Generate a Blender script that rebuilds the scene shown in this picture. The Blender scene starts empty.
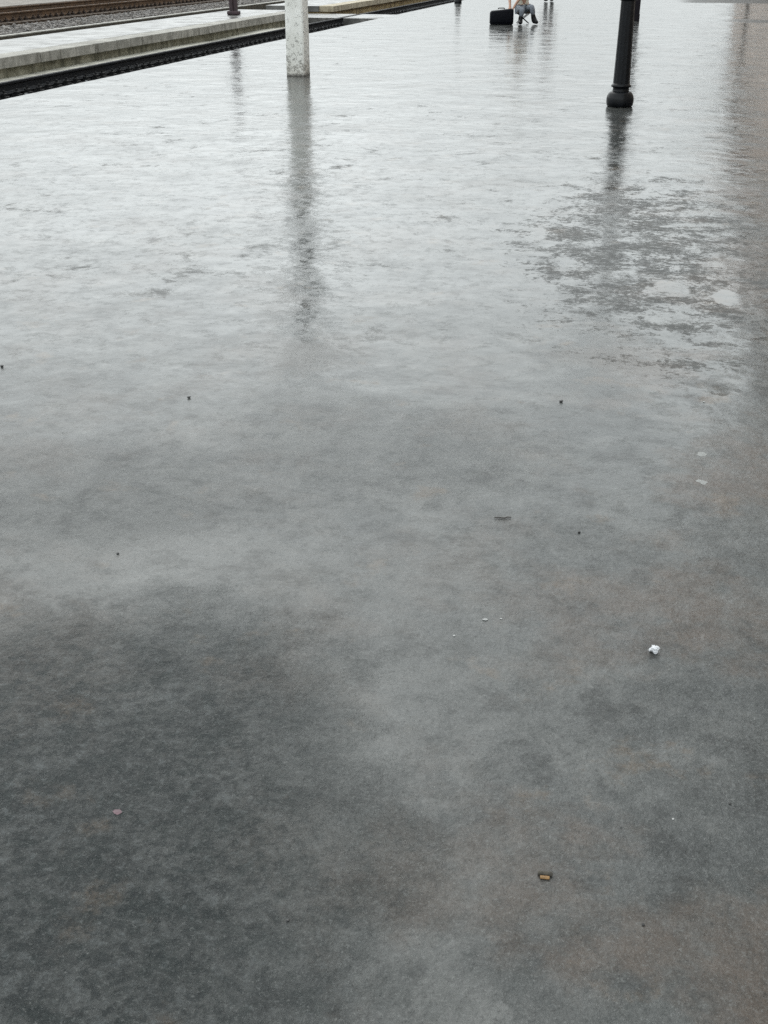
import bpy, bmesh, math, random
from mathutils import Vector, Matrix, noise as mnoise

random.seed(7)
R = math.radians
S = bpy.context.scene
C = S.collection

# ------------------------------------------------------------------ camera
cam_d = bpy.data.cameras.new('camera')
cam_d.sensor_fit = 'VERTICAL'
cam_d.sensor_height = 24.0
cam_d.lens = 24.0 * 1160.0 / 1024.0
cam_d.clip_start = 0.05
cam_d.clip_end = 5000.0
cam = bpy.data.objects.new('camera', cam_d)
C.objects.link(cam)
cam.location = (0, 0, 1.6)
cam.rotation_euler = (R(90 - 25.97), 0, R(14.18))
S.camera = cam

# ------------------------------------------------------------------ sky and sun (overcast)
W = bpy.data.worlds.new('World')
S.world = W
W.use_nodes = True
wn = W.node_tree.nodes
wl = W.node_tree.links
wn.clear()
w_out = wn.new('ShaderNodeOutputWorld')
w_bg = wn.new('ShaderNodeBackground')
w_sky = wn.new('ShaderNodeTexSky')
w_sky.sky_type = 'NISHITA'
w_sky.sun_disc = False
w_sky.sun_elevation = R(52)
w_sky.sun_rotation = R(-30)
w_sky.air_density = 1.0
w_sky.dust_density = 3.0
w_hsv = wn.new('ShaderNodeHueSaturation')
w_hsv.inputs['Saturation'].default_value = 0.10
w_cloud = wn.new('ShaderNodeMixRGB')          # an even layer of cloud over the clear sky
w_cloud.blend_type = 'MIX'
w_cloud.inputs['Fac'].default_value = 0.72
w_cloud.inputs['Color2'].default_value = (9.45, 10.1, 10.15, 1)
w_tc = wn.new('ShaderNodeTexCoord')
w_noise = wn.new('ShaderNodeTexNoise')
w_noise.inputs['Scale'].default_value = 3.0
w_noise.inputs['Detail'].default_value = 5
w_ramp = wn.new('ShaderNodeMapRange')
w_ramp.inputs['From Min'].default_value = 0.3
w_ramp.inputs['From Max'].default_value = 0.7
w_ramp.inputs['To Min'].default_value = 0.86
w_ramp.inputs['To Max'].default_value = 1.10
w_mul = wn.new('ShaderNodeMixRGB')
w_mul.blend_type = 'MULTIPLY'
w_mul.inputs['Fac'].default_value = 1.0
wl.new(w_sky.outputs[0], w_hsv.inputs['Color'])
wl.new(w_hsv.outputs[0], w_cloud.inputs['Color1'])
wl.new(w_tc.outputs['Generated'], w_noise.inputs['Vector'])
wl.new(w_noise.outputs['Fac'], w_ramp.inputs['Value'])
wl.new(w_cloud.outputs[0], w_mul.inputs['Color1'])
wl.new(w_ramp.outputs[0], w_mul.inputs['Color2'])
# overcast: the cloud deck is darkest at the horizon and brightens upward
w_sep = wn.new('ShaderNodeSeparateXYZ')
wl.new(w_tc.outputs['Generated'], w_sep.inputs[0])
w_grad = wn.new('ShaderNodeValToRGB')
w_grad.color_ramp.interpolation = 'EASE'
els = w_grad.color_ramp.elements
els[0].position, els[0].color = 0.02, (0.42, 0.42, 0.42, 1)
els[1].position, els[1].color = 0.30, (1.0, 1.0, 1.0, 1)
for p_, v_ in ((0.09, 0.50), (0.16, 0.78), (0.235, 1.0), (0.50, 1.0), (0.74, 0.74)):
    e_ = els.new(p_); e_.color = (v_, v_, v_, 1)
wl.new(w_sep.outputs[2], w_grad.inputs['Fac'])
w_mul2 = wn.new('ShaderNodeMixRGB')
w_mul2.blend_type = 'MULTIPLY'
w_mul2.inputs['Fac'].default_value = 1.0
wl.new(w_mul.outputs[0], w_mul2.inputs['Color1'])
wl.new(w_grad.outputs[0], w_mul2.inputs['Color2'])
wl.new(w_mul2.outputs[0], w_bg.inputs['Color'])
w_bg.inputs['Strength'].default_value = 0.15
wl.new(w_bg.outputs[0], w_out.inputs['Surface'])

sun_d = bpy.data.lights.new('sun', 'SUN')
sun_d.energy = 0.5
sun_d.angle = R(40)
sun_d.color = (1.0, 0.97, 0.92)
sun = bpy.data.objects.new('sun', sun_d)
C.objects.link(sun)
sun.rotation_euler = (R(38), 0, R(30 + 180))

S.view_settings.view_transform = 'Standard'
S.view_settings.look = 'None'
S.view_settings.exposure = 0.76
S.view_settings.gamma = 1.0
S.view_settings.use_curve_mapping = False
S.cycles.max_bounces = 6
S.cycles.use_denoising = False


# ------------------------------------------------------------------ node helper
class G:
    """small expression builder over a material's node tree"""
    def __init__(self, name):
        self.m = bpy.data.materials.new(name)
        self.m.use_nodes = True
        self.nt = self.m.node_tree
        self.n = self.nt.nodes
        self.l = self.nt.links
        self.n.clear()
        self.out = self.n.new('ShaderNodeOutputMaterial')
        self.bsdf = self.n.new('ShaderNodeBsdfPrincipled')
        self.l.new(self.bsdf.outputs[0], self.out.inputs['Surface'])
        tc = self.n.new('ShaderNodeTexCoord')
        self.P = tc.outputs['Object']

    def put(self, sock, v):
        if isinstance(v, bpy.types.NodeSocket):
            self.l.new(v, sock)
        elif isinstance(v, (tuple, list)) and len(v) == 3 and sock.type == 'RGBA':
            sock.default_value = (*v, 1)
        else:
            sock.default_value = v

    def set(self, name, v):
        self.put(self.bsdf.inputs[name], v)

    def math(self, op, a, b=0.0, c=None, clamp=False):
        n = self.n.new('ShaderNodeMath')
        n.operation = op
        n.use_clamp = clamp
        self.put(n.inputs[0], a)
        self.put(n.inputs[1], b)
        if c is not None:
            self.put(n.inputs[2], c)
        return n.outputs[0]

    def add(self, a, b): return self.math('ADD', a, b)
    def sub(self, a, b): return self.math('SUBTRACT', a, b)
    def mul(self, a, b): return self.math('MULTIPLY', a, b)
    def mx(self, a, b): return self.math('MAXIMUM', a, b)
    def mn(self, a, b): return self.math('MINIMUM', a, b)
    def inv(self, a): return self.math('SUBTRACT', 1.0, a, clamp=True)

    def vmap(self, loc=(0, 0, 0), scale=(1, 1, 1), rot=0.0):
        n = self.n.new('ShaderNodeMapping')
        n.inputs['Location'].default_value = loc
        n.inputs['Scale'].default_value = scale
        n.inputs['Rotation'].default_value = (0, 0, rot)
        self.l.new(self.P, n.inputs['Vector'])
        return n.outputs[0]

    def noise(self, scale, detail=4, rough=0.55, vec=None, off=None, dist=0.0):
        n = self.n.new('ShaderNodeTexNoise')
        n.inputs['Scale'].default_value = scale
        n.inputs['Detail'].default_value = detail
        n.inputs['Roughness'].default_value = rough
        n.inputs['Distortion'].default_value = dist
        if off is not None:
            vec = self.vmap(loc=off)
        self.l.new(vec if vec is not None else self.P, n.inputs['Vector'])
        return n.outputs['Fac']

    def voro(self, scale, feature='F1'):
        n = self.n.new('ShaderNodeTexVoronoi')
        n.feature = feature
        n.inputs['Scale'].default_value = scale
        self.l.new(self.P, n.inputs['Vector'])
        return n.outputs['Distance']

    def ramp(self, v, a, b, lo=0.0, hi=1.0, smooth=True):
        n = self.n.new('ShaderNodeMapRange')
        if smooth:
            n.interpolation_type = 'SMOOTHSTEP'
        n.clamp = True
        self.put(n.inputs['Value'], v)
        n.inputs['From Min'].default_value = a
        n.inputs['From Max'].default_value = b
        self.put(n.inputs['To Min'], lo)
        self.put(n.inputs['To Max'], hi)
        return n.outputs[0]

    def mixc(self, f, a, b, mode='MIX'):
        n = self.n.new('ShaderNodeMixRGB')
        n.blend_type = mode
        self.put(n.inputs[0], f)
        self.put(n.inputs[1], a)
        self.put(n.inputs[2], b)
        return n.outputs[0]

    def mixf(self, f, a, b):
        return self.add(self.mul(a, self.inv(f)), self.mul(b, f))

    def xyz(self):
        n = self.n.new('ShaderNodeSeparateXYZ')
        self.l.new(self.P, n.inputs[0])
        return n.outputs

    def spot(self, cx, cy, rx, ry, rot=0.0, soft=0.5, wob=None):
        """soft ellipse lying on the floor, 1 inside, 0 outside"""
        x, y, _ = self.xyz()
        dx = self.sub(x, cx)
        dy = self.sub(y, cy)
        c, s = math.cos(rot), math.sin(rot)
        u = self.add(self.mul(dx, c / rx), self.mul(dy, s / rx))
        v = self.add(self.mul(dx, -s / ry), self.mul(dy, c / ry))
        d = self.math('SQRT', self.add(self.mul(u, u), self.mul(v, v)))
        if wob is not None:
            d = self.add(d, wob)
        return self.ramp(d, 1.0 - soft, 1.0 + soft, 1.0, 0.0)

    def bump(self, h, dist=1.0, strength=1.0, normal=None):
        n = self.n.new('ShaderNodeBump')
        n.inputs['Distance'].default_value = dist
        self.put(n.inputs['Strength'], strength)
        self.put(n.inputs['Height'], h)
        if normal is not None:
            self.l.new(normal, n.inputs['Normal'])
        return n.outputs[0]


def simple(name, col, rough=0.6, var=0.25, scale=8.0, bump=0.002, metal=0.0, bscale=30.0, col2=None, spec=None):
    g = G(name)
    n = g.noise(scale, 6, 0.6)
    dark = tuple(c * (1 - var) for c in col) if col2 is None else col2
    lite = tuple(min(1, c * (1 + var)) for c in col)
    g.set('Base Color', g.mixc(g.ramp(n, 0.32, 0.68), dark, lite))
    g.set('Roughness', g.ramp(g.noise(scale * 2.1, 4), 0.3, 0.7, max(0.03, rough - 0.1), min(1, rough + 0.12)))
    g.set('Metallic', metal)
    if spec is not None:
        g.set('Specular IOR Level', spec)
    if bump:
        g.set('Normal', g.bump(g.noise(bscale, 5), bump))
    return g.m


# ------------------------------------------------------------------ wet platform floor
def wet_floor():
    g = G('wet_concrete')
    x, y, z = g.xyz()
    wob = g.mul(g.sub(g.noise(1.3, 10, 0.74), 0.5), 1.9)
    wob2 = g.mul(g.sub(g.noise(4.0, 6, 0.7, off=(7, 3, 0)), 0.5), 1.4)
    # zones
    rough_zone = g.spot(-1.10, 1.58, 0.54, 0.78, 0.1, 0.42, g.add(g.mul(wob, 0.9), g.mul(wob2, 0.4)))                 # coarse darker concrete near the camera, left
    rough_zone2 = g.spot(-0.95, 3.75, 0.55, 0.42, 0.0, 0.45, wob)
    rough_zone3 = g.spot(-1.75, 3.1, 0.55, 0.40, 0.3, 0.45, wob)
    rz = g.mx(rough_zone, g.mx(g.mul(rough_zone2, 0.22), g.mul(rough_zone3, 0.22)))
    puddle = g.spot(-0.18, 7.2, 0.74, 2.2, 0.07, 0.45, g.mul(wob2, 0.75))      # broken puddle before the lamp post
    dry_side = g.ramp(g.add(g.add(x, g.mul(wob2, 0.18)), g.mul(y, -0.03)), 0.0, 0.60)
    dry_side = g.mul(g.mul(dry_side, 0.7), g.ramp(y, 3.2, 4.6))
    dry_side = g.mul(dry_side, g.ramp(y, 14.0, 7.5))
    # dry islands inside the puddle
    isl = g.noise(4.3, 10, 0.76, off=(3.1, 5.2, 0), dist=0.3)
    isl = g.add(isl, g.mul(g.sub(g.noise(34, 6, 0.8), 0.5), 0.55))
    isl = g.add(isl, g.mul(g.sub(puddle, 1.0), 0.16))
    island = g.mul(g.ramp(isl, 0.450, 0.540), g.ramp(puddle, 0.05, 0.3))
    hole = g.spot(0.275, 6.02, 0.075, 0.155, 0.0, 0.14, g.add(g.mul(wob2, 0.25), g.mul(g.sub(g.noise(22, 4, 0.6), 0.5), 0.9)))
    hole2 = g.spot(0.00, 6.15, 0.07, 0.16, 0.4, 0.2, g.mul(wob2, 0.3))
    island = g.mul(island, g.inv(g.mx(hole, hole2)))
    speck = g.ramp(g.noise(34, 6, 0.8), 0.53, 0.66)
    speck_zone = g.mx(dry_side, g.mul(puddle, 0.35))
    speck = g.mul(speck, g.mul(speck_zone, g.inv(hole)))

    # base colour
    near = g.ramp(y, 5.2, 2.2)                                   # the floor is coarser towards the near end
    big = g.noise(0.55, 6, 0.6, off=(1.7, 0.4, 0))
    mid = g.noise(2.6, 8, 0.68, off=(4.2, 1.1, 0))
    blot = g.noise(6.5, 8, 0.72, off=(1.2, 6.1, 0))
    fine = g.noise(24, 6, 0.7)
    grain = g.noise(95, 4, 0.8)
    grit = g.noise(230, 2, 0.7)
    pit = g.noise(11, 10, 0.76, off=(2.2, 2.7, 0), dist=0.15)
    chop = g.noise(33, 6, 0.68, off=(1.9, 0.3, 0))
    col = g.mixc(g.ramp(big, 0.32, 0.68), (0.033, 0.037, 0.037), (0.052, 0.055, 0.053))
    col = g.mixc(g.mul(g.ramp(mid, 0.42, 0.66), 0.75), col, (0.078, 0.081, 0.078))
    col = g.mixc(g.mul(g.ramp(blot, 0.50, 0.34), 0.75), col, (0.017, 0.019, 0.019))
    col = g.mixc(g.mul(g.ramp(blot, 0.52, 0.68), 0.55), col, (0.105, 0.108, 0.105))
    brown = g.mul(g.ramp(g.noise(1.5, 7, 0.68, off=(9.3, 2.2, 0)), 0.47, 0.62), 0.68)
    brown = g.mul(brown, g.add(0.48, g.mul(g.ramp(x, -0.6, 0.2), 0.75)))
    col = g.mixc(brown, col, (0.060, 0.046, 0.036))
    rust = g.mul(g.ramp(g.noise(4.2, 6, 0.65, off=(2.3, 8.2, 0)), 0.58, 0.70), 0.6)
    col = g.mixc(rust, col, (0.085, 0.060, 0.038))
    col = g.mixc(g.mul(g.ramp(fine, 0.52, 0.70), g.add(0.25, g.mul(rz, 0.5))), col, (0.020, 0.023, 0.024))
    col = g.mixc(g.mul(rz, 0.26), col, (0.012, 0.0155, 0.0165))
    col = g.mixc(g.mul(g.ramp(pit, 0.53, 0.40), g.add(0.18, g.mul(rz, 0.54))), col, (0.006, 0.012, 0.012))
    col = g.mixc(g.mul(g.ramp(pit, 0.53, 0.68), g.add(0.10, g.mul(rz, 0.34))), col, (0.100, 0.110, 0.112))
    col = g.mixc(g.mul(g.ramp(chop, 0.52, 0.40), g.add(g.mul(near, 0.16), g.mul(rz, 0.55))), col, (0.006, 0.010, 0.011))
    col = g.mixc(g.mul(g.ramp(chop, 0.54, 0.66), g.add(g.mul(near, 0.10), g.mul(rz, 0.36))), col, (0.105, 0.115, 0.117))
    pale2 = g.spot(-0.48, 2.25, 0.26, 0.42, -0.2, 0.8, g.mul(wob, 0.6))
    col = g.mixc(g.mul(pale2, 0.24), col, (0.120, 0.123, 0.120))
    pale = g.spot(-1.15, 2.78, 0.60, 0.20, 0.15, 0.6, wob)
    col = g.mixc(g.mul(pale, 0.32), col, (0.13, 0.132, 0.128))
    col = g.mixc(g.ramp(grain, 0.53, 0.68, 0.0, 0.52), col, (0.120, 0.125, 0.122))
    col = g.mixc(g.ramp(grain, 0.47, 0.32, 0.0, 0.72), col, (0.014, 0.015, 0.015))
    col = g.mixc(g.ramp(grit, 0.58, 0.74, 0.0, 0.6), col, (0.15, 0.155, 0.15))
    spot_ = g.ramp(g.noise(2.9, 10, 0.78, off=(6.6, 3.7, 0), dist=0.2), 0.545, 0.66)        # scattered dry, dark scars
    clus = g.ramp(g.noise(0.42, 5, 0.6, off=(2.9, 5.5, 0)), 0.40, 0.56, 0.35, 1.0)
    spot_ = g.mul(g.mul(spot_, clus), g.ramp(y, 3.0, 6.0))
    far_ = g.mul(g.ramp(g.add(y, g.mul(wob, 0.6)), 41.2, 41.9), g.ramp(x, -1.2, -0.2))      # darker surface begins up the platform
    scar = g.mx(g.mul(g.spot(1.25, 31.4, 0.55, 0.75, 0.3, 0.4, wob2), 0.9), far_)
    spot_ = g.mx(spot_, scar)
    dry = g.mx(g.mul(island, g.ramp(fine, 0.30, 0.52, 0.35, 1.0)), g.mx(speck, g.mul(spot_, 0.95)))
    col = g.mixc(g.mul(dry, 0.5), col, (0.050, 0.051, 0.050))
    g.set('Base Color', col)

    # water film: thick where smooth and flat, thin on coarse concrete and on the islands
    poke = g.ramp(g.noise(9.0, 9, 0.8, off=(0.6, 7.7, 0)), 0.49, 0.66)
    poke = g.mul(poke, g.add(0.42, g.mul(near, 0.10)))
    dry = g.mx(dry, poke)
    dry = g.mx(dry, g.mul(g.ramp(blot, 0.52, 0.38, 0.0, 0.34), g.add(0.45, g.mul(near, 0.55))))
    film = g.inv(g.mx(g.mul(rz, 0.28), g.mul(dry, 0.85)))
    patch = g.noise(1.3, 7, 0.65, off=(5.0, 9.0, 0))
    rgh = g.ramp(patch, 0.40, 0.62, 0.07, 0.17)
    rgh = g.add(rgh, g.mul(g.ramp(fine, 0.45, 0.75), 0.07))
    rgh = g.add(rgh, g.mul(near, 0.10))
    rgh = g.mixf(film, 0.60, rgh)
    clear = g.mul(puddle, g.inv(dry))
    rgh = g.mixf(g.mul(clear, 0.7), rgh, 0.09)
    rgh = g.mixf(hole, rgh, 0.04)
    g.set('Roughness', rgh)
    g.set('IOR', 1.35)
    g.set('Specular IOR Level', g.mixf(film, 0.20, 0.5))

    # relief: trowel undulations, ripples of the film, pits and grain
    und = g.noise(1.6, 3, 0.5, off=(0.7, 2.9, 0))
    und2 = g.noise(4.2, 3, 0.5, off=(3.3, 1.2, 0))
    und3 = g.noise(13, 5, 0.6, off=(8.3, 4.2, 0))
    hgt = g.add(g.mul(und, 0.016), g.mul(und2, 0.0048))
    hgt = g.add(hgt, g.mul(und3, g.add(0.0005, g.mul(near, 0.0050))))
    hgt = g.add(hgt, g.mul(pit, g.add(g.mul(near, 0.0034), g.mul(rz, 0.0200))))
    hgt = g.add(hgt, g.mul(grain, g.mixf(film, 0.0018, g.add(0.0002, g.mul(near, 0.0005)))))
    hgt = g.add(hgt, g.mul(chop, g.add(g.mul(near, 0.0012), g.mul(rz, 0.0095))))
    calm = g.mx(g.mul(clear, 0.55), hole)
    nrm = g.bump(hgt, 1.0, g.mixf(calm, 0.9, 0.12))
    g.set('Normal', nrm)
    return g.m


def slab_mat(name, lo, hi, rough=0.3):
    g = G(name)
    a = g.noise(1.2, 7, 0.65)
    b = g.noise(9, 6, 0.7)
    c = g.mixc(g.ramp(a, 0.35, 0.68), lo, hi)
    c = g.mixc(g.ramp(b, 0.50, 0.70, 0.0, 0.7), c, tuple(v * 0.45 for v in lo))
    d = g.noise(3.1, 8, 0.7, off=(4, 4, 0))
    c = g.mixc(g.ramp(d, 0.54, 0.66, 0.0, 0.6), c, tuple(v * 0.5 for v in lo))
    g.set('Base Color', c)
    g.set('Roughness', g.ramp(g.noise(2.0, 5), 0.35, 0.65, rough * 0.6, rough * 1.3))
    g.set('IOR', 1.38)
    g.set('Normal', g.bump(g.add(g.mul(g.noise(5, 5), 0.008), g.mul(g.noise(40, 4), 0.001)), 1.0, 0.8))
    return g.m


def wall_mat(name, lo, hi, stain):
    """old concrete edge with vertical run marks"""
    g = G(name)
    n = g.n.new('ShaderNodeTexNoise')
    n.inputs['Scale'].default_value = 1.0
    n.inputs['Detail'].default_value = 6
    n.inputs['Roughness'].default_value = 0.7
    g.l.new(g.vmap(scale=(6, 6, 0.7)), n.inputs['Vector'])
    c = g.mixc(g.ramp(g.noise(3, 7, 0.7), 0.35, 0.65), lo, hi)
    c = g.mixc(g.ramp(n.outputs['Fac'], 0.48, 0.66, 0.0, 0.85), c, stain)
    c = g.mixc(g.ramp(g.noise(1.3, 8, 0.75, off=(5, 1, 2)), 0.50, 0.66, 0.0, 0.6), c, stain)
    g.set('Base Color', c)
    g.set('Roughness', 0.75)
    g.set('Normal', g.bump(g.noise(25, 6), 0.006))
    return g.m


M = {}
M['floor'] = wet_floor()
M['slab'] = slab_mat('island_slab', (0.060, 0.060, 0.057), (0.165, 0.163, 0.155), 0.34)
M['lip'] = wall_mat('slab_edge', (0.19, 0.185, 0.165), (0.33, 0.32, 0.29), (0.10, 0.095, 0.08))
M['wall'] = wall_mat('mossy_wall', (0.12, 0.115, 0.075), (0.27, 0.26, 0.20), (0.05, 0.05, 0.03))
M['ochre'] = wall_mat('ochre_edge', (0.20, 0.14, 0.055), (0.34, 0.26, 0.12), (0.09, 0.06, 0.03))
M['cream_edge'] = wall_mat('cream_edge', (0.30, 0.26, 0.18), (0.46, 0.41, 0.31), (0.14, 0.11, 0.07))
M['kerb_face'] = wall_mat('dark_kerb_face', (0.030, 0.026, 0.018), (0.065, 0.055, 0.035), (0.015, 0.012, 0.010))  # olive-brown face; the shade of the gap is painted into its dark tone
M['strip'] = simple('pale_ledge', (0.40, 0.39, 0.34), 0.6, 0.25, 3.0, 0.004)
M['kerb'] = simple('old_kerb', (0.24, 0.235, 0.21), 0.6, 0.3, 4.0, 0.004)
M['soil'] = simple('wet_soil', (0.045, 0.042, 0.038), 0.6, 0.4, 2.0, 0.03, bscale=12)
M['bed'] = simple('ballast_bed', (0.050, 0.040, 0.032), 0.7, 0.45, 9.0, 0.03, bscale=14)
M['bed_dark'] = simple('oily_ballast', (0.06, 0.062, 0.065), 0.65, 0.55, 7.0, 0.03, bscale=14)
M['stone'] = simple('ballast_stone', (0.064, 0.056, 0.049), 0.5, 0.7, 5.0, 0.0)
M['stone_dark'] = simple('oily_stone', (0.115, 0.122, 0.128), 0.4, 0.6, 5.0, 0.0)
M['rail_dark'] = simple('dark_rail_steel', (0.006, 0.007, 0.009), 0.65, 0.4, 6.0, 0.001, 0.0, spec=0.2)
M['rail_rust'] = simple('rusty_rail_steel', (0.075, 0.044, 0.024), 0.75, 0.35, 5.0, 0.001, 0.0, spec=0.25)
M['sleeper_dark'] = simple('tarred_sleeper', (0.008, 0.009, 0.010), 0.7, 0.5, 5.0, 0.004, spec=0.25)
M['sleeper_rust'] = simple('rust_stained_sleeper', (0.050, 0.034, 0.022), 0.75, 0.45, 4.0, 0.004, spec=0.25)
M['clip_dark'] = simple('dark_clip', (0.004, 0.0045, 0.005), 0.6, 0.3, 9.0, 0.0, spec=0.25)
M['clip_rust'] = simple('rusty_clip', (0.022, 0.014, 0.010), 0.7, 0.3, 9.0, 0.0, spec=0.25)
M['path'] = simple('gravel_path', (0.115, 0.100, 0.082), 0.7, 0.3, 2.0, 0.01)


# ------------------------------------------------------------------ object helpers
def link(name, me, mat, parent=None):
    o = bpy.data.objects.new(name, me)
    C.objects.link(o)
    if mat is not None and not me.materials:
        for m in (mat if isinstance(mat, (list, tuple)) else [mat]):
            me.materials.append(m)
    if parent is not None:
        o.parent = parent
    return o


def finish(name, bm, mat, parent=None, smooth=False):
    me = bpy.data.meshes.new(name)
    bmesh.ops.recalc_face_normals(bm, faces=bm.faces)
    bm.to_mesh(me)
    bm.free()
    if smooth:
        for p in me.polygons:
            p.use_smooth = True
    return link(name, me, mat, parent)


def tag(o, label=None, cat=None, group=None, kind=None):
    if label: o['label'] = label
    if cat: o['category'] = cat
    if group: o['group'] = group
    if kind: o['kind'] = kind
    return o


def empty(name, loc=(0, 0, 0), rz=0.0):
    o = bpy.data.objects.new(name, None)
    o.empty_display_size = 0.2
    C.objects.link(o)
    o.location = loc
    o.rotation_euler = (0, 0, rz)
    return o


def box(bm, x0, x1, y0, y1, z0, z1, bev=0.0, mi=0):
    vs = [bm.verts.new((x, y, z)) for x in (x0, x1) for y in (y0, y1) for z in (z0, z1)]
    fs = [(0, 1, 3, 2), (4, 6, 7, 5), (0, 4, 5, 1), (2, 3, 7, 6), (0, 2, 6, 4), (1, 5, 7, 3)]
    faces = [bm.faces.new([vs[i] for i in f]) for f in fs]
    for f in faces: f.material_index = mi
    if bev > 0:
        es = list({e for f in faces for e in f.edges})
        bmesh.ops.bevel(bm, geom=es, offset=bev, segments=2, affect='EDGES', profile=0.5)
    return bm


def sheet(bm, x0, x1, y0, y1, z):
    vs = [bm.verts.new(p) for p in ((x0, y0, z), (x1, y0, z), (x1, y1, z), (x0, y1, z))]
    bm.faces.new(vs)
    return bm


def lathe(bm, prof, seg=24, flute=None):
    rings = []
    for i, (r, z) in enumerate(prof):
        ring = []
        for k in range(seg):
            a = 2 * math.pi * k / seg
            rr = r
            if flute and flute[0] <= z <= flute[1]:
                rr = r * (1 - 0.04 * (k % 2))
            ring.append(bm.verts.new((rr * math.cos(a), rr * math.sin(a), z)))
        rings.append(ring)
    for a, b in zip(rings, rings[1:]):
        for k in range(seg):
            bm.faces.new((a[k], a[(k + 1) % seg], b[(k + 1) % seg], b[k]))
    bm.faces.new(list(reversed(rings[0])))
    bm.faces.new(rings[-1])
    return bm


def prism(bm, prof, y0, y1, x=0.0, z=0.0, steps=1):
    """extrude an x-z outline along y"""
    rings = []
    for s in range(steps + 1):
        yy = y0 + (y1 - y0) * s / steps
        rings.append([bm.verts.new((x + px, yy, z + pz)) for px, pz in prof])
    n = len(prof)
    for a, b in zip(rings, rings[1:]):
        for k in range(n):
            bm.faces.new((a[k], a[(k + 1) % n], b[(k + 1) % n], b[k]))
    bm.faces.new(rings[0])
    bm.faces.new(list(reversed(rings[-1])))
    return bm


def stones(name, count, area, z, size, mat, seed, kind_label):
    """loose stones over a bed: one object, nobody could count them"""
    rnd = random.Random(seed)
    base = bmesh.new()
    bmesh.ops.create_icosphere(base, subdivisions=1, radius=1.0)
    bv = [v.co.copy() for v in base.verts]
    bf = [[v.index for v in f.verts] for f in base.faces]
    base.free()
    V, F = [], []
    for _ in range(count):
        x = rnd.uniform(area[0], area[1])
        y = area[2] + (area[3] - area[2]) * (rnd.random() ** 1.4)
        s = size * rnd.uniform(0.55, 1.25)
        rot = Matrix.Rotation(rnd.uniform(0, 6.28), 3, 'Z') @ Matrix.Rotation(rnd.uniform(0, 6.28), 3, 'X')
        k = Vector((rnd.uniform(.7, 1.2), rnd.uniform(.6, 1.0), rnd.uniform(.45, .8)))
        o = len(V)
        jit = [rnd.uniform(.75, 1.15) for _ in bv]
        zz = z + s * rnd.uniform(-0.1, 0.45)
        for c, j in zip(bv, jit):
            p = rot @ Vector((c.x * k.x, c.y * k.y, c.z * k.z)) * s * j
            V.append((x + p.x, y + p.y, zz + p.z))
        F += [[o + i for i in f] for f in bf]
    me = bpy.data.meshes.new(name)
    me.from_pydata(V, [], F)
    o = link(name, me, mat)
    tag(o, kind_label, 'ballast', None, 'stuff')
    return o


# ------------------------------------------------------------------ the setting
EDGE = -7.8
bm = bmesh.new()
sheet(bm, -900, 900, -300, 1500, -0.62)
tag(finish('ground', bm, M['soil']), kind='structure')

bm = bmesh.new()
rim = []
yy = -25.0
while yy < 140:
    j = 0.022 * mnoise.noise(Vector((yy * 0.8, 3.1, 0))) + 0.03 * max(0, mnoise.noise(Vector((yy * 2.6, 7.7, 0))) - 0.15)
    rim.append((EDGE + j, yy))
    yy += 0.12 if 8 < yy < 45 else 2.0
rim.append((EDGE, 140.0))
tv = [bm.verts.new((px_, py_, 0)) for px_, py_ in rim]
bv_ = [bm.verts.new((EDGE - 0.02, py_, -0.62)) for px_, py_ in rim]
for k in range(len(rim) - 1):
    bm.faces.new((tv[k], tv[k + 1], bv_[k + 1], bv_[k]))
inner = [bm.verts.new((EDGE + 0.35, py_, 0)) for px_, py_ in rim]
for k in range(len(rim) - 1):
    bm.faces.new((tv[k], inner[k], inner[k + 1], tv[k + 1]))
bm.faces.new(inner + [bm.verts.new((32, 140, 0)), bm.verts.new((32, -25, 0))])
tag(finish('platform', bm, M['floor']), kind='structure')

# sunken track bed between the platforms
bm = bmesh.new()
sheet(bm, -10.88, EDGE - 0.06, -25, 140, -0.44)
tag(finish('track_bed', bm, M['bed_dark']), kind='structure')
stones('sunken_ballast', 5200, (-10.3, EDGE - 0.03, 9, 44), -0.44, 0.045, M['stone_dark'], 3,
       'dark oily stones between the sleepers of the sunken track')


# island platform beyond the sunken track, in two lengths with a crossing between
def island(y0, y1, edge_mat, wall_m):
    r = []
    bm = bmesh.new()
    box(bm, -12.90, -10.90, y0 + 0.06, y1 - 0.06, -0.60, -0.165)
    r.append(finish('island_wall', bm, wall_m))
    bm = bmesh.new()
    rnd = random.Random(int(y0 * 10))
    y = y0
    while y < y1 - 0.1:                                   # slab edge stones with joints
        e = min(y1, y + 2.0)
        dz = rnd.uniform(-0.006, 0.006)
        dx = rnd.uniform(-0.012, 0.012)
        box(bm, -11.25, -10.80 + dx, y + 0.008, e - 0.008, -0.165, 0.0 + dz, 0.012)
        y = e
    r.append(finish('island_edge', bm, edge_mat))
    bm = bmesh.new()
    box(bm, -12.94, -11.256, y0, y1, -0.163, 0.0, 0.006)
    r.append(finish('island_platform', bm, M['slab']))
    for o in r: tag(o, kind='structure')


island(-25, 33.9, M['lip'], M['wall'])
island(36.5, 130, M['cream_edge'], M['ochre'])

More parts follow.
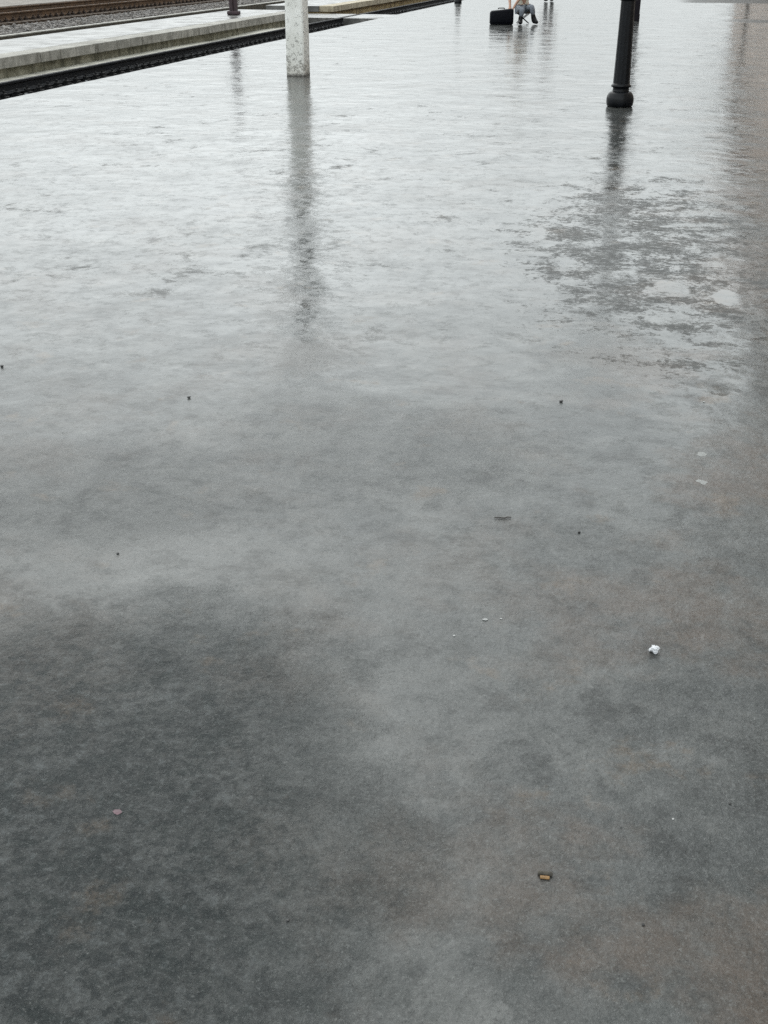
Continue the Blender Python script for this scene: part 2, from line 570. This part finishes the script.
bm = bmesh.new()                                          # pale ledge at the foot of the island wall
n = 160
row = []
for i in range(n + 1):
    yy = 4 + i * 0.3
    if yy > 33.8: break
    w = 0.50 + 0.10 * mnoise.noise(Vector((yy * 0.45, 0, 0))) + 0.05 * mnoise.noise(Vector((yy * 2.1, 5, 0)))
    zt = -0.315 + 0.03 * mnoise.noise(Vector((yy * 0.35, 9, 0)))
    row.append((yy, w, zt))
pr_ = None
for yy, w, zt in row:
    q = [bm.verts.new(p) for p in ((-10.895, yy, zt), (-10.895 + w, yy, zt - 0.01), (-10.895 + w + 0.06, yy, -0.46))]
    if pr_:
        for k in range(2):
            bm.faces.new((pr_[k], pr_[k + 1], q[k + 1], q[k]))
    pr_ = q
tag(finish('ledge', bm, M['strip']), kind='structure')

# level crossing: panels across the sunken track and path through the island
bm = bmesh.new()
for a, b in ((EDGE - 0.01, -8.36), (-8.54, -9.82), (-10.02, -13.4)):
    box(bm, b, a, 34.15, 36.3, -0.5, -0.20, 0.01)
tag(finish('crossing', bm, M['slab']), kind='structure')

# open ground behind the island platform
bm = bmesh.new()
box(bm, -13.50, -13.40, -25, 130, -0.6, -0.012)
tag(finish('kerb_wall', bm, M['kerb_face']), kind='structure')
bm = bmesh.new()
box(bm, -13.52, -13.39, -25, 130, -0.010, 0.018, 0.006)
tag(finish('kerb', bm, M['kerb']), kind='structure')
bm = bmesh.new()
sheet(bm, -19.7, -13.5, -25, 140, -0.03)
sheet(bm, -60, -22.6, -25, 140, -0.03)
tag(finish('ballast_bed', bm, M['bed']), kind='structure')
bm = bmesh.new()
box(bm, -22.6, -19.7, -25, 140, -0.6, 0.05)
tag(finish('path', bm, M['path']), kind='structure')
stones('grey_ballast', 7000, (-15.15, -13.52, 17, 42), -0.02, 0.045, M['stone'], 5,
       'loose grey ballast stones beside the rusty track')


# ------------------------------------------------------------------ railway tracks
RAIL = [(-.070, 0), (.070, 0), (.070, .012), (.020, .030), (.010, .045), (.010, .125), (.035, .138), (.036, .165), (.028, .172),
        (-.028, .172), (-.036, .165), (-.035, .138), (-.010, .125), (-.010, .045), (-.020, .030), (-.070, .012)]


def railway_track(cx, zs, y0, y1, step, y_ext, mats, label, group):
    """cx centre line, zs top of the sleepers; sleepers y0..y1 one by one"""
    t = empty('railway_track', (cx, y0, zs))
    tag(t, label, 'railway track', group)
    for s in (-1, 1):
        bm = bmesh.new()
        prism(bm, RAIL, -y0 - 20, y_ext - y0, s * 0.7535, 0.022, 1)
        finish('rail', bm, M[mats[0]], t)
    bm = bmesh.new()
    box(bm, -1.20, 1.20, -0.085, 0.085, -0.14, 0.0, 0.012)
    sl = finish('sleeper', bm, M[mats[1]], t)
    clips = []
    for s in (-1, 1):
        bm = bmesh.new()
        box(bm, s * 0.7535 - 0.165, s * 0.7535 + 0.165, -0.065, 0.065, 0.0, 0.021, 0.004)
        for k in (-1, 1):
            cxk = s * 0.7535 + k * 0.105
            box(bm, cxk - 0.032, cxk + 0.032, -0.045, 0.045, 0.021, 0.062, 0.008)
            box(bm, cxk - 0.014, cxk + 0.014, -0.014, 0.014, 0.060, 0.10, 0.004)
        clips.append(finish('rail_clip', bm, M[mats[2]], sl))
    rnd = random.Random(int(-cx * 10))
    nsl = int((y1 - y0) / step)
    for i in range(1, nsl):
        c = sl.copy(); C.objects.link(c); c.parent = t
        c.location = (rnd.uniform(-.03, .03), i * step + rnd.uniform(-.015, .015), rnd.uniform(-.006, .004))
        c.rotation_euler = (0, 0, rnd.uniform(-.012, .012))
        for q in clips:
            d = q.copy(); C.objects.link(d); d.parent = c
    bm = bmesh.new()                                       # the far rest of the sleepers, one part
    y = nsl * step
    while y < y_ext - y0:
        box(bm, -1.20, 1.20, y - 0.085, y + 0.085, -0.14, 0.0)
        y += step
    o = finish('sleeper', bm, M[mats[1]], t)
    o['kind'] = 'stuff'
    return t


railway_track(-9.185, -0.395, 11.0, 42.5, 0.32, 80, ('rail_dark', 'sleeper_dark', 'clip_dark'),
              'sunken black track between the wet platform and the island platform edge', 'railway tracks')
railway_track(-16.65, 0.02, 24.0, 53.0, 0.30, 80, ('rail_rust', 'sleeper_rust', 'clip_rust'),
              'rusty brown track on grey ballast just behind the island platform', 'railway tracks')
railway_track(-24.3, 0.02, 34.0, 49.0, 0.30, 80, ('rail_rust', 'sleeper_rust', 'clip_rust'),
              'rusty track farthest away, beyond the pale gravel strip', 'railway tracks')


# ------------------------------------------------------------------ white post
def white_paint():
    g = G('flaking_white_paint')
    x, y, z = g.xyz()
    n = g.noise(15, 10, 0.8)
    n2 = g.noise(46, 6, 0.75)
    c = g.mixc(g.ramp(g.noise(3, 6), 0.35, 0.65), (0.66, 0.66, 0.62), (0.80, 0.80, 0.77))
    low = g.ramp(z, 0.55, 0.05)
    chip = g.ramp(g.add(n, g.mul(low, 0.07)), 0.545, 0.64)
    chip = g.mul(chip, g.ramp(n2, 0.36, 0.58))
    c = g.mixc(g.mul(chip, 0.85), c, (0.27, 0.26, 0.235))
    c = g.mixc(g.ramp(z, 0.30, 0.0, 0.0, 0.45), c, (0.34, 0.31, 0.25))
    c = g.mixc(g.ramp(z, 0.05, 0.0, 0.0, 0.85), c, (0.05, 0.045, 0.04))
    bare = g.ramp(g.add(z, g.mul(n, 0.5)), 1.75, 1.95)
    c = g.mixc(bare, c, (0.085, 0.082, 0.078))
    g.set('Base Color', c)
    g.set('Roughness', 0.7)
    g.set('Normal', g.bump(g.sub(g.mul(n2, 0.004), g.mul(chip, 0.006)), 1.0))
    return g.m


WP = (-5.345, 16.31)
bm = bmesh.new()
w0, w1, H = 0.135, 0.115, 5.0
rings = []
for i in range(23):
    z = H * i / 22
    w = w0 + (w1 - w0) * i / 22
    b = 0.030
    pts = [(-w + b, -w), (w - b, -w), (w - b * .3, -w + b * .3), (w, -w + b), (w, w - b), (w - b * .3, w - b * .3), (w - b, w), (-w + b, w),
           (-w + b * .3, w - b * .3), (-w, w - b), (-w, -w + b), (-w + b * .3, -w + b * .3)]
    rings.append([bm.verts.new((px + .003 * mnoise.noise(Vector((px * 9, z * 3, 1))), py, z)) for px, py in pts])
for a, b in zip(rings, rings[1:]):
    for k in range(12):
        bm.faces.new((a[k], a[(k + 1) % 12], b[(k + 1) % 12], b[k]))
bm.faces.new(rings[-1]); bm.faces.new(list(reversed(rings[0])))
o = finish('concrete_post', bm, white_paint())
o.location = (*WP, 0)
tag(o, 'square concrete post in flaking white paint standing on the wet platform', 'post')


# ------------------------------------------------------------------ lamp post and dark posts
M['iron'] = simple('black_cast_iron', (0.0035, 0.0045, 0.0062), 0.40, 0.3, 12, 0.0015, bscale=60, spec=0.22)
M['iron2'] = simple('dark_purple_paint', (0.006, 0.0045, 0.008), 0.5, 0.3, 12, 0.001, spec=0.2)
M['maroon'] = simple('maroon_paint', (0.032, 0.017, 0.021), 0.6, 0.35, 10, 0.001)
M['glass'] = simple('milky_lamp_glass', (0.55, 0.55, 0.52), 0.2, 0.08, 5, 0.0)

lamp = empty('lamp_post', (-0.79, 13.86, 0))
tag(lamp, 'black cast iron lamp post with a bulging round foot', 'lamp post')
bm = bmesh.new()
lathe(bm, [(.128, 0), (.143, .012), (.150, .045), (.150, .085), (.143, .115), (.128, .142), (.112, .155), (.098, .160)], 28)
finish('base', bm, M['iron'], lamp, True)
bm = bmesh.new()
lathe(bm, [(.096, .158), (.090, .168), (.088, .196), (.094, .204), (.108, .208), (.110, .222), (.100, .232), (.092, .245)], 28)
finish('collar', bm, M['iron'], lamp, True)
bm = bmesh.new()
lathe(bm, [(.092, .24), (.087, .45), (.080, .80), (.0755, 1.085)], 24, (0.2, 1.1))
finish('shaft', bm, M['iron'], lamp)
bm = bmesh.new()
lathe(bm, [(.075, 1.08), (.088, 1.086), (.088, 1.106), (.072, 1.115), (.068, 1.13), (.068, 1.20), (.080, 1.206), (.080, 1.225), (.064, 1.27)], 28)
finish('ring', bm, M['iron'], lamp, True)
bm = bmesh.new()
lathe(bm, [(.064, 1.265), (.052, 2.0), (.044, 2.9), (.060, 2.92), (.060, 2.96), (.03, 3.0)], 20)
finish('upper_shaft', bm, M['iron'], lamp, True)
bm = bmesh.new()
box(bm, -.42, .42, -.018, .018, 2.84, 2.875, .006)
finish('crossarm', bm, M['iron'], lamp)
for s in (-1, 1):
    bm = bmesh.new()
    lathe(bm, [(.05, 2.90), (.11, 3.02), (.135, 3.14), (.12, 3.25), (.07, 3.32)], 20)
    for v in bm.verts: v.co.x += s * .40
    lt = finish('lantern', bm, M['glass'], lamp, True)
    bm = bmesh.new()
    lathe(bm, [(.14, 3.25), (.10, 3.33), (.04, 3.40), (.012, 3.46)], 20)
    for v in bm.verts: v.co.x += s * .40
    finish('lantern_cap', bm, M['iron'], lt, True)

bm = bmesh.new()
box(bm, -.075, .075, -.075, .075, 0.0, 0.16, .008)
box(bm, -.066, .066, -.066, .066, 0.155, 3.0, .01)
o = finish('square_post', bm, M['iron2'])
o.location = (-1.535, 30.80, 0)
o.rotation_euler = (0, R(0.6), R(6))
tag(o, 'slim dark purple post half hidden behind the lamp post', 'post')

bm = bmesh.new()
lathe(bm, [(.115, 0), (.118, .02), (.115, .10), (.085, .14), (.078, .20), (.078, .46), (.095, .48), (.095, .51), (.06, .56), (.01, .58)], 20)
o = finish('bollard', bm, M['iron'], None, True)
o.location = (-7.55, 39.45, 0)
tag(o, 'dark bollard at the far end of the platform edge', 'bollard')

bm = bmesh.new()
box(bm, -.155, .155, -.12, .12, 0, 0.10, .03)
box(bm, -.10, .10, -.06, .06, 0.09, 2.3, .008)
box(bm, -.012, .012, -.1, .1, 0.09, 2.29, .004)
o = finish('steel_post', bm, M['maroon'])
o.location = (-11.92, 31.1, 0)
tag(o, 'maroon steel post standing on the island platform', 'post')


# ------------------------------------------------------------------ people
def skin_mesh(name, verts, edges, radii, mat, parent, root=0, sub=2):
    me = bpy.data.meshes.new(name)
    me.from_pydata(verts, edges, [])
    o = bpy.data.objects.new(name, me)
    C.objects.link(o)
    md = o.modifiers.new('skin', 'SKIN')
    md.use_smooth_shade = True
    for i, r in enumerate(radii):
        rr = r if isinstance(r, tuple) else (r, r)
        me.skin_vertices[0].data[i].radius = rr
        me.skin_vertices[0].data[i].use_root = (i == root)
    ms = o.modifiers.new('sub', 'SUBSURF')
    ms.levels = sub
    ms.render_levels = sub
    bpy.context.view_layer.update()
    dg = bpy.context.evaluated_depsgraph_get()
    me2 = bpy.data.meshes.new_from_object(o.evaluated_get(dg))
    bpy.data.objects.remove(o)
    me2.name = name
    me2.materials.clear()
    r = link(name, me2, mat, parent)
    for p in me2.polygons: p.use_smooth = True
    return r


M['skin'] = simple('skin', (0.42, 0.25, 0.18), 0.5, 0.08, 20, 0)
M['cream'] = simple('cream_cloth', (0.66, 0.63, 0.53), 0.85, 0.1, 14, 0.003)
M['trouser'] = simple('grey_trousers', (0.17, 0.19, 0.22), 0.85, 0.2, 14, 0.003)
M['boot'] = simple('black_leather', (0.004, 0.004, 0.005), 0.5, 0.3, 14, 0.001, spec=0.2)
M['hair'] = simple('dark_hair', (0.02, 0.015, 0.012), 0.5, 0.3, 60, 0.002)
M['coat'] = simple('dark_coat', (0.10, 0.10, 0.105), 0.85, 0.2, 14, 0.003)


def person(name, loc, rz, J, tops, legsm, label, category='person'):
    """J: joints in the person's own space (facing -y). One continuous body, clothes as shells over it."""
    t = empty(name, loc, rz)
    tag(t, label, category)
    V, E, Rd = [], [], []

    def v(key, r):
        V.append(J[key]); Rd.append(r); return len(V) - 1
    pel = v('pelvis', (.15, .11)); wai = v('waist', (.13, .10)); che = v('chest', (.165, .115)); nec = v('neck', .055); ch = v('chin', .066)
    he = v('head', (.075, .092)); to = v('crown', .062)
    E += [(pel, wai), (wai, che), (che, nec), (nec, ch), (ch, he), (he, to)]
    hands = []
    for s in ('l', 'r'):
        a = v('sh_' + s, .062); b = v('el_' + s, .043); c = v('wr_' + s, .028); d = v('pa_' + s, (.040, .022))
        E += [(che, a), (a, b), (b, c), (c, d)]
        P = Vector(J['pa_' + s]); W_ = Vector(J['wr_' + s])
        ax = (P - W_).normalized()
        side = ax.cross(Vector((0, 0, 1)))
        side = side.normalized() if side.length > .05 else Vector((1, 0, 0))
        nor = side.cross(ax)
        for k in range(4):                                  # four fingers, slightly curled
            ln = (.055, .068, .063, .048)[k]
            p0 = P + side * ((k - 1.5) * .019) + ax * .012
            p1 = p0 + ax * ln * .6 - nor * .004
            p2 = p1 + ax * ln * .5 - nor * .020
            i0 = len(V); V.extend([p0, p1, p2]); Rd.extend([.0095, .0085, .0075])
            E += [(d, i0), (i0, i0 + 1), (i0 + 1, i0 + 2)]
        q0 = W_ + ax * .028 + side * .032
        q1 = q0 + ax * .035 + side * .022 - nor * .008
        i0 = len(V); V.extend([q0, q1]); Rd.extend([.011, .009])
        E += [(c, i0), (i0, i0 + 1)]
    for s in ('l', 'r'):
        a = v('hip_' + s, .088); b = v('kn_' + s, .056); c = v('an_' + s, .038); d = v('toe_' + s, (.038, .028))
        E += [(pel, a), (a, b), (b, c), (c, d)]
    body = skin_mesh('body', V, E, Rd, M['skin'], t)
    # face
    hd = Vector(J['head']); fwd = Vector(J['face']).normalized()
    bm = bmesh.new()
    sd = fwd.cross(Vector((0, 0, 1))).normalized()
    for s in (-1, 1):
        bmesh.ops.create_icosphere(bm, subdivisions=2, radius=.012, matrix=Matrix.Translation(hd + fwd * .088 + sd * s * .032 + Vector((0, 0, .005))))
    finish('eyes', bm, M['hair'], t, True)
    bm = bmesh.new()
    bmesh.ops.create_icosphere(bm, subdivisions=2, radius=.016, matrix=Matrix.Translation(hd + fwd * .100 + Vector((0, 0, -.028))) @ Matrix.Diagonal((.8, 1, 1.5, 1)))
    finish('nose', bm, M['skin'], t, True)
    # hair cap
    bm = bmesh.new()
    bmesh.ops.create_icosphere(bm, subdivisions=3, radius=.118, matrix=Matrix.Translation(hd - fwd * .018 + Vector((0, 0, .045))))
    bmesh.ops.delete(bm, geom=[q for q in bm.verts if (q.co - hd).dot(fwd) > .045 and q.co.z < hd.z + .075 or q.co.z < hd.z - .05], context='VERTS')
    finish('hair', bm, M['hair'], t, True)
    # jacket
    V = [J[k] for k in ('pelvis', 'waist', 'chest', 'neck')]
    Rd2 = [(.165, .125), (.155, .122), (.185, .135), .075]
    E = [(0, 1), (1, 2), (2, 3)]
    for s in ('l', 'r'):
        i = len(V)
        w = Vector(J['el_' + s]).lerp(Vector(J['wr_' + s]), J.get('sleeve', .85))
        V += [J['sh_' + s], J['el_' + s], tuple(w)]
        Rd2 += [.078, .062, .048]
        E += [(2, i), (i, i + 1), (i + 1, i + 2)]
    skin_mesh('jacket', V, E, Rd2, tops, t)
    # trousers
    V = [J['pelvis']]; Rd3 = [(.160, .118)]; E = []
    for s in ('l', 'r'):
        i = len(V)
        w = Vector(J['kn_' + s]).lerp(Vector(J['an_' + s]), .62)
        V += [J['hip_' + s], J['kn_' + s], tuple(w)]
        Rd3 += [.102, .076, .064]
        E += [(0, i), (i, i + 1), (i + 1, i + 2)]
    skin_mesh('trousers', V, E, Rd3, legsm, t)
    for s in ('l', 'r'):
        a = Vector(J['kn_' + s]).lerp(Vector(J['an_' + s]), .42)
        an = Vector(J['an_' + s]); toe = Vector(J['toe_' + s])
        heel = an + (an - toe) * .25; heel.z = .045
        tip = toe + (toe - an) * .32; tip.z = .042
        skin_mesh('boot', [tuple(a), tuple(an), tuple(tip), tuple(heel)], [(0, 1), (1, 2), (1, 3)],
                  [.060, .060, (.056, .044), .050], M['boot'], t, root=1)
    return t


# person seated low behind the black case, facing the camera side; built facing -y, left arm reaching to the case (to -x)
JS = dict(pelvis=(0, .18, .36), waist=(-.01, .17, .55), chest=(-.05, .08, .77), neck=(-.08, .02, .96), chin=(-.10, -.03, 1.03), head=(-.11, -.05, 1.11), crown=(-.11, -.04, 1.19),
          face=(-.5, -1, -.35), sleeve=.12,
          sh_l=(-.23, .09, .88), el_l=(-.37, .02, .63), wr_l=(-.36, -.13, .42), pa_l=(-.355, -.16, .372),
          sh_r=(.12, .05, .89), el_r=(-.10, -.16, .66), wr_r=(-.26, -.19, .44), pa_r=(-.285, -.20, .385),
          hip_l=(-.09, .12, .35), kn_l=(-.06, -.25, .36), an_l=(-.09, -.16, .07), toe_l=(-.10, -.33, .035),
          hip_r=(.10, .12, .36), kn_r=(.19, -.15, .43), an_r=(.27, -.06, .08), toe_r=(.32, -.20, .035))
SEAT = Vector((-4.00, 28.93, 0))
seated = person('person', SEAT, R(14), JS, M['cream'], M['trouser'],
       'person sitting low behind the black suitcase in grey trousers and black boots')
seated.scale = (.9, .9, .88)

JW = dict(pelvis=(0, 0, .93), waist=(0, 0, 1.10), chest=(0, .01, 1.34), neck=(0, 0, 1.52), chin=(0, -.02, 1.58), head=(0, -.02, 1.66), crown=(0, 0, 1.74),
          face=(0, -1, 0),
          sh_l=(-.20, 0, 1.43), el_l=(-.26, .03, 1.16), wr_l=(-.27, -.04, .93), pa_l=(-.27, -.06, .86),
          sh_r=(.20, 0, 1.43), el_r=(.26, .05, 1.16), wr_r=(.27, .02, .93), pa_r=(.27, 0, .86),
          hip_l=(-.10, 0, .90), kn_l=(-.11, -.08, .50), an_l=(-.12, -.02, .08), toe_l=(-.13, -.20, .035),
          hip_r=(.10, 0, .90), kn_r=(.11, .02, .50), an_r=(.12, .18, .10), toe_r=(.13, .04, .035))
person('person', (-4.90, 41.3, 0), R(-160), JW, M['coat'], M['coat'],
       'person far up the platform, only dark shoes in view above the floor')

# black suitcase
M['case'] = simple('black_nylon', (0.0025, 0.0032, 0.006), 0.7, 0.3, 30, 0.002, bscale=120, spec=0.12)
M['brownbag'] = simple('brown_canvas', (0.11, 0.075, 0.045), 0.8, 0.3, 20, 0.003)
case = empty('suitcase', (-4.455, 28.62, 0), R(14))
tag(case, 'black soft suitcase standing on the platform beside a sitting person', 'suitcase')
bm = bmesh.new()
box(bm, -.265, .265, -.13, .13, 0.0, 0.335, .035)
for v in bm.verts:
    if v.co.z > .28 and v.co.x < -.16: v.co.z -= .07 * (-.16 - v.co.x) / .105
finish('body', bm, M['case'], case, True)
bm = bmesh.new()
box(bm, -.22, .22, -.150, -.128, 0.05, 0.24, .012)
finish('front_pocket', bm, M['case'], case, True)
skin_mesh('handle', [(-.09, 0, .325), (-.07, 0, .346), (.05, 0, .346), (.07, 0, .325)], [(0, 1), (1, 2), (2, 3)], [.012] * 4, M['case'], case)

stool = empty('folding_stool', (-4.03, 29.10, 0), R(14))
stool.scale = (.9, .9, .88)
tag(stool, 'low folding stool with a brown canvas seat under the sitting person', 'stool')
bm = bmesh.new()
box(bm, -.17, .17, -.14, .14, 0.262, 0.280, .006)
for v in bm.verts: v.co.z -= .02 * (1 - (v.co.x / .17) ** 2)
finish('seat', bm, M['brownbag'], stool)
for sy in (-.13, .13):
    for sx in (-1, 1):
        skin_mesh('leg', [(sx * .16, sy, .262), (-sx * .15, sy + .012 * sx, .010)], [(0, 1)], [.012, .012], M['boot'], stool, sub=1)


# ------------------------------------------------------------------ small litter on the floor
def lump(name, x, y, size, mat, label, cat, squash=(1, .8, .55), seed=0, sub=2, rough=.35, group=None, rz=0.0):
    bm = bmesh.new()
    bmesh.ops.create_icosphere(bm, subdivisions=sub, radius=size)
    off = Vector((seed * 3.7, seed * 1.3, 0))
    for v in bm.verts:
        d = 1 + rough * mnoise.noise(v.co / size * 1.1 + off) + rough * .5 * mnoise.noise(v.co / size * 2.6 + off)
        v.co = Vector((v.co.x * squash[0] * d, v.co.y * squash[1] * d, v.co.z * squash[2] * d))
    zmin = min(v.co.z for v in bm.verts)
    for v in bm.verts: v.co.z -= zmin + size * .06
    o = finish(name, bm, mat)
    o.location = (x, y, 0)
    o.rotation_euler = (0, 0, rz)
    tag(o, label, cat, group)
    return o


M['paper'] = simple('white_tissue', (0.52, 0.53, 0.55), 0.8, 0.04, 60, 0.0)
M['pebble'] = simple('dark_pebble', (0.018, 0.018, 0.018), 0.5, 0.4, 90, 0.0)
M['chalk'] = simple('pale_chip', (0.28, 0.285, 0.28), 0.6, 0.1, 60, 0.0)
M['gum'] = simple('pale_gum', (0.17, 0.175, 0.17), 0.5, 0.1, 60, 0.0)
M['pink'] = simple('pink_petal', (0.095, 0.055, 0.066), 0.6, 0.15, 60, 0.0)
M['filter'] = simple('ochre_filter', (0.20, 0.115, 0.045), 0.7, 0.25, 120, 0.0)
M['ash'] = simple('burnt_paper', (0.05, 0.045, 0.035), 0.8, 0.4, 120, 0.0)
M['twig'] = simple('dark_twig', (0.03, 0.026, 0.022), 0.7, 0.3, 60, 0.0)

# crumpled tissue: folded facets
lump('crumpled_paper', 0.054, 2.566, 0.0108, M['paper'], 'crumpled white scrap of tissue on the wet floor', 'litter', (1, .85, .85), 4, 3, .85)
# cigarette end
butt = empty('cigarette_butt', (-0.115, 1.711, 0), R(6))
tag(butt, 'flattened cigarette butt with an ochre filter on the damp floor', 'cigarette butt')
bm = bmesh.new()
lathe(bm, [(.0036, -.0095), (.0039, -.0085), (.0039, .0075), (.0034, .0085)], 14)
for v in bm.verts: v.co = Vector((v.co.z, v.co.x - .0015, .0030 + v.co.y * .75))
finish('filter', bm, M['filter'], butt, True)
bm = bmesh.new()
lathe(bm, [(.0045, -.014), (.0056, -.011), (.0054, .012), (.0032, .0145)], 14)
for v in bm.verts: v.co = Vector((v.co.z, v.co.x * .8 + .0078, .0042 + v.co.y * .8))
finish('burnt_wrapper', bm, M['ash'], butt, True)

GRP = 'small dark stones on the wet floor'
STONES = [
    (-1.492, 2.721, .0052, 'small black stone on the left, just above the darkest rough patch of floor'),
    (-1.802, 3.992, .0085, 'small dark grey stone on wet floor, well in front of the white post'),
    (-2.718, 4.149, .0100, 'dark stone at the very left border of the photo'),
    (-0.374, 4.307, .0090, 'flat dark stone in front of the broken puddle near the lamp post'),
    (-0.557, 1.487, .0042, 'tiny black stone on the dark rough patch, lowest of the stones at left'),
    (0.231, 2.018, .0036, 'tiny round black stone nearest the right border, below the crumpled white scrap'),
    (0.073, 1.636, .0038, 'tiny black oblong stone lowest on the right, below and right of the cigarette butt'),
    (-0.195, 3.190, .0060, 'small dark stone in mid floor, right of the dark twig'),
]
for i, (x, y, s, lab) in enumerate(STONES):
    lump('pebble', x, y, s * .8, M['pebble'], lab, 'pebble', (1.1, .9, .6), 11 + i, 2, .28, GRP, i * .9)
CHIPS = [
    (-0.386, 2.618, .0075, M['chalk'], 'larger of two white chips side by side in mid floor'),
    (-0.346, 2.633, .0042, M['chalk'], 'smaller of two white chips side by side in mid floor'),
    (-0.450, 2.520, .0040, M['chalk'], 'lone pale chip just below left of the pair of white chips'),
    (0.118, 1.942, .0032, M['chalk'], 'tiny white crumb between the crumpled scrap and the cigarette butt, right side'),
    (0.168, 4.444, .0060, M['chalk'], 'tiny bright chip on the speckled floor at right, above the pale streaks'),
]
for i, (x, y, s, m, lab) in enumerate(CHIPS):
    lump('chip', x, y, s * .75, m, lab, 'chip', (1.2, .9, .35), 31 + i, 2, .6, 'pale chips on the wet floor', .4 * i)
for i, (x, y, lab) in enumerate([(0.164, 3.909, 'upper of two pale flattened gum smears at the right'),
                                 (0.165, 3.665, 'lower of two pale flattened gum smears at the right')]):
    lump('flattened_gum', x, y, .0145, M['gum'], lab, 'gum', (1, 1.25, .06), 51 + i, 3, .7, 'flattened gum on the floor', R(25 + 20 * i))
lump('petal', -0.992, 1.684, .0082, M['pink'], 'faint pink petal stuck to the dark rough floor at lower left', 'petal', (1.1, .8, .08), 61, 3, .5)
skin_o = skin_mesh('twig', [(-.024, -.003, .003), (-.008, 0, .0035), (.008, .001, .0035), (.016, .010, .004), (.028, .012, .003)],
                   [(0, 1), (1, 2), (2, 3), (3, 4)], [.0014, .0022, .0024, .002, .0012], M['twig'], None)
skin_o.location = (-0.437, 3.227, 0)
tag(skin_o, 'thin dark bent twig lying on the floor in the middle', 'twig')


# ------------------------------------------------------------------ station building along the platform (beyond the right border; it mirrors in the floor)
def build_station():
    b = empty('station_building', (2.9, 0, 0))
    tag(b, 'long plastered station building standing along the platform', 'building')
    plaster = wall_mat('warm_plaster', (0.60, 0.50, 0.435), (0.70, 0.59, 0.515), (0.48, 0.395, 0.335))
    stone = wall_mat('plinth_stone', (0.20, 0.18, 0.16), (0.30, 0.27, 0.24), (0.12, 0.10, 0.09))
    dark = simple('window_glass', (0.03, 0.035, 0.04), 0.1, 0.2, 2, 0)
    frame = simple('window_paint', (0.30, 0.20, 0.13), 0.6, 0.2, 6, 0)
    roofm = simple('roof_tiles', (0.20, 0.085, 0.055), 0.7, 0.3, 6, 0.01)
    bm = bmesh.new(); box(bm, 0, 9, 8, 128, 0.7, 8.2); finish('wall', bm, plaster, b)
    bm = bmesh.new(); box(bm, -.06, 9.06, 7.94, 128.06, -.02, 0.7, .02); finish('plinth', bm, stone, b)
    bm = bmesh.new(); box(bm, -.12, 9.12, 7.88, 128.12, 8.2, 8.5, .03); finish('cornice', bm, stone, b)
    bm = bmesh.new()
    v = [bm.verts.new(p) for p in ((-.7, 7.3, 8.5), (9.7, 7.3, 8.5), (9.7, 128.7, 8.5), (-.7, 128.7, 8.5), (4.5, 12, 11), (4.5, 124, 11))]
    for f in ((0, 1, 4), (1, 2, 5, 4), (2, 3, 5), (3, 0, 4, 5), (0, 3, 2, 1)): bm.faces.new([v[i] for i in f])
    finish('roof', bm, roofm, b)
    y = 11.0
    while y < 126:
        for z0, z1 in ((1.2, 3.4), (4.9, 6.9)):
            bm = bmesh.new(); box(bm, -.03, .02, y - .7, y + .7, z0 - .1, z1 + .1, .01)
            w = finish('window', bm, frame, b)
            bm = bmesh.new()
            for k in (-1, 1):
                box(bm, -.036, -.032, y + k * .32 - .27, y + k * .32 + .27, z0, z1)
            finish('pane', bm, dark, w)
        y += 3.6


build_station()


# ------------------------------------------------------------------ thin unseen tree, added above the frame; it softens the mirror of the building
def build_added_tree(x, y, h, seed):
    rnd = random.Random(seed)
    t = empty('tree', (x, y, 0))
    tag(t, 'unseen thin leaved tree, added to soften the reflection of the building', 'tree')
    bark = simple('bark', (0.06, 0.05, 0.04), 0.85, 0.3, 9, 0.01)
    leaf = simple('leaf', (0.07, 0.085, 0.045), 0.7, 0.3, 3, 0)
    V, E, Rd = [(0, 0, 0), (.05, .02, h * .3), (-.05, .1, h * .6), (0, 0, h * .92)], [(0, 1), (1, 2), (2, 3)], [.10, .08, .06, .03]
    tips = []
    for k in range(13):
        b = rnd.choice([1, 2, 2])
        z = V[b][2]
        a = rnd.uniform(0, 6.28); ln = rnd.uniform(1.8, 3.4)
        p1 = (math.cos(a) * ln * .5, math.sin(a) * ln * .5, z + rnd.uniform(.6, 1.6))
        p2 = (math.cos(a) * ln, math.sin(a) * ln, p1[2] + rnd.uniform(.4, 2.0))
        i = len(V); V += [p1, p2]; Rd += [.06, .025]; E += [(b, i), (i, i + 1)]
        tips += [p1, p2]
    skin_mesh('trunk', V, E, Rd, bark, t, sub=1)
    bm = bmesh.new()
    tips.append(V[3])
    for c in tips:
        for _ in range(75):
            d = Vector((rnd.gauss(0, .75), rnd.gauss(0, .75), rnd.gauss(0, .7)))
            p = Vector(c) + d
            u = Vector((rnd.uniform(-1, 1), rnd.uniform(-1, 1), rnd.uniform(-1, 1))).normalized()
            w = u.orthogonal().normalized()
            s_ = rnd.uniform(.05, .10)
            bm.faces.new([bm.verts.new(p + q) for q in (u * s_, w * s_ * .55, -u * s_, -w * s_ * .55)])
    finish('crown', bm, leaf, t)


build_added_tree(2.0, 62.0, 14.0, 4)
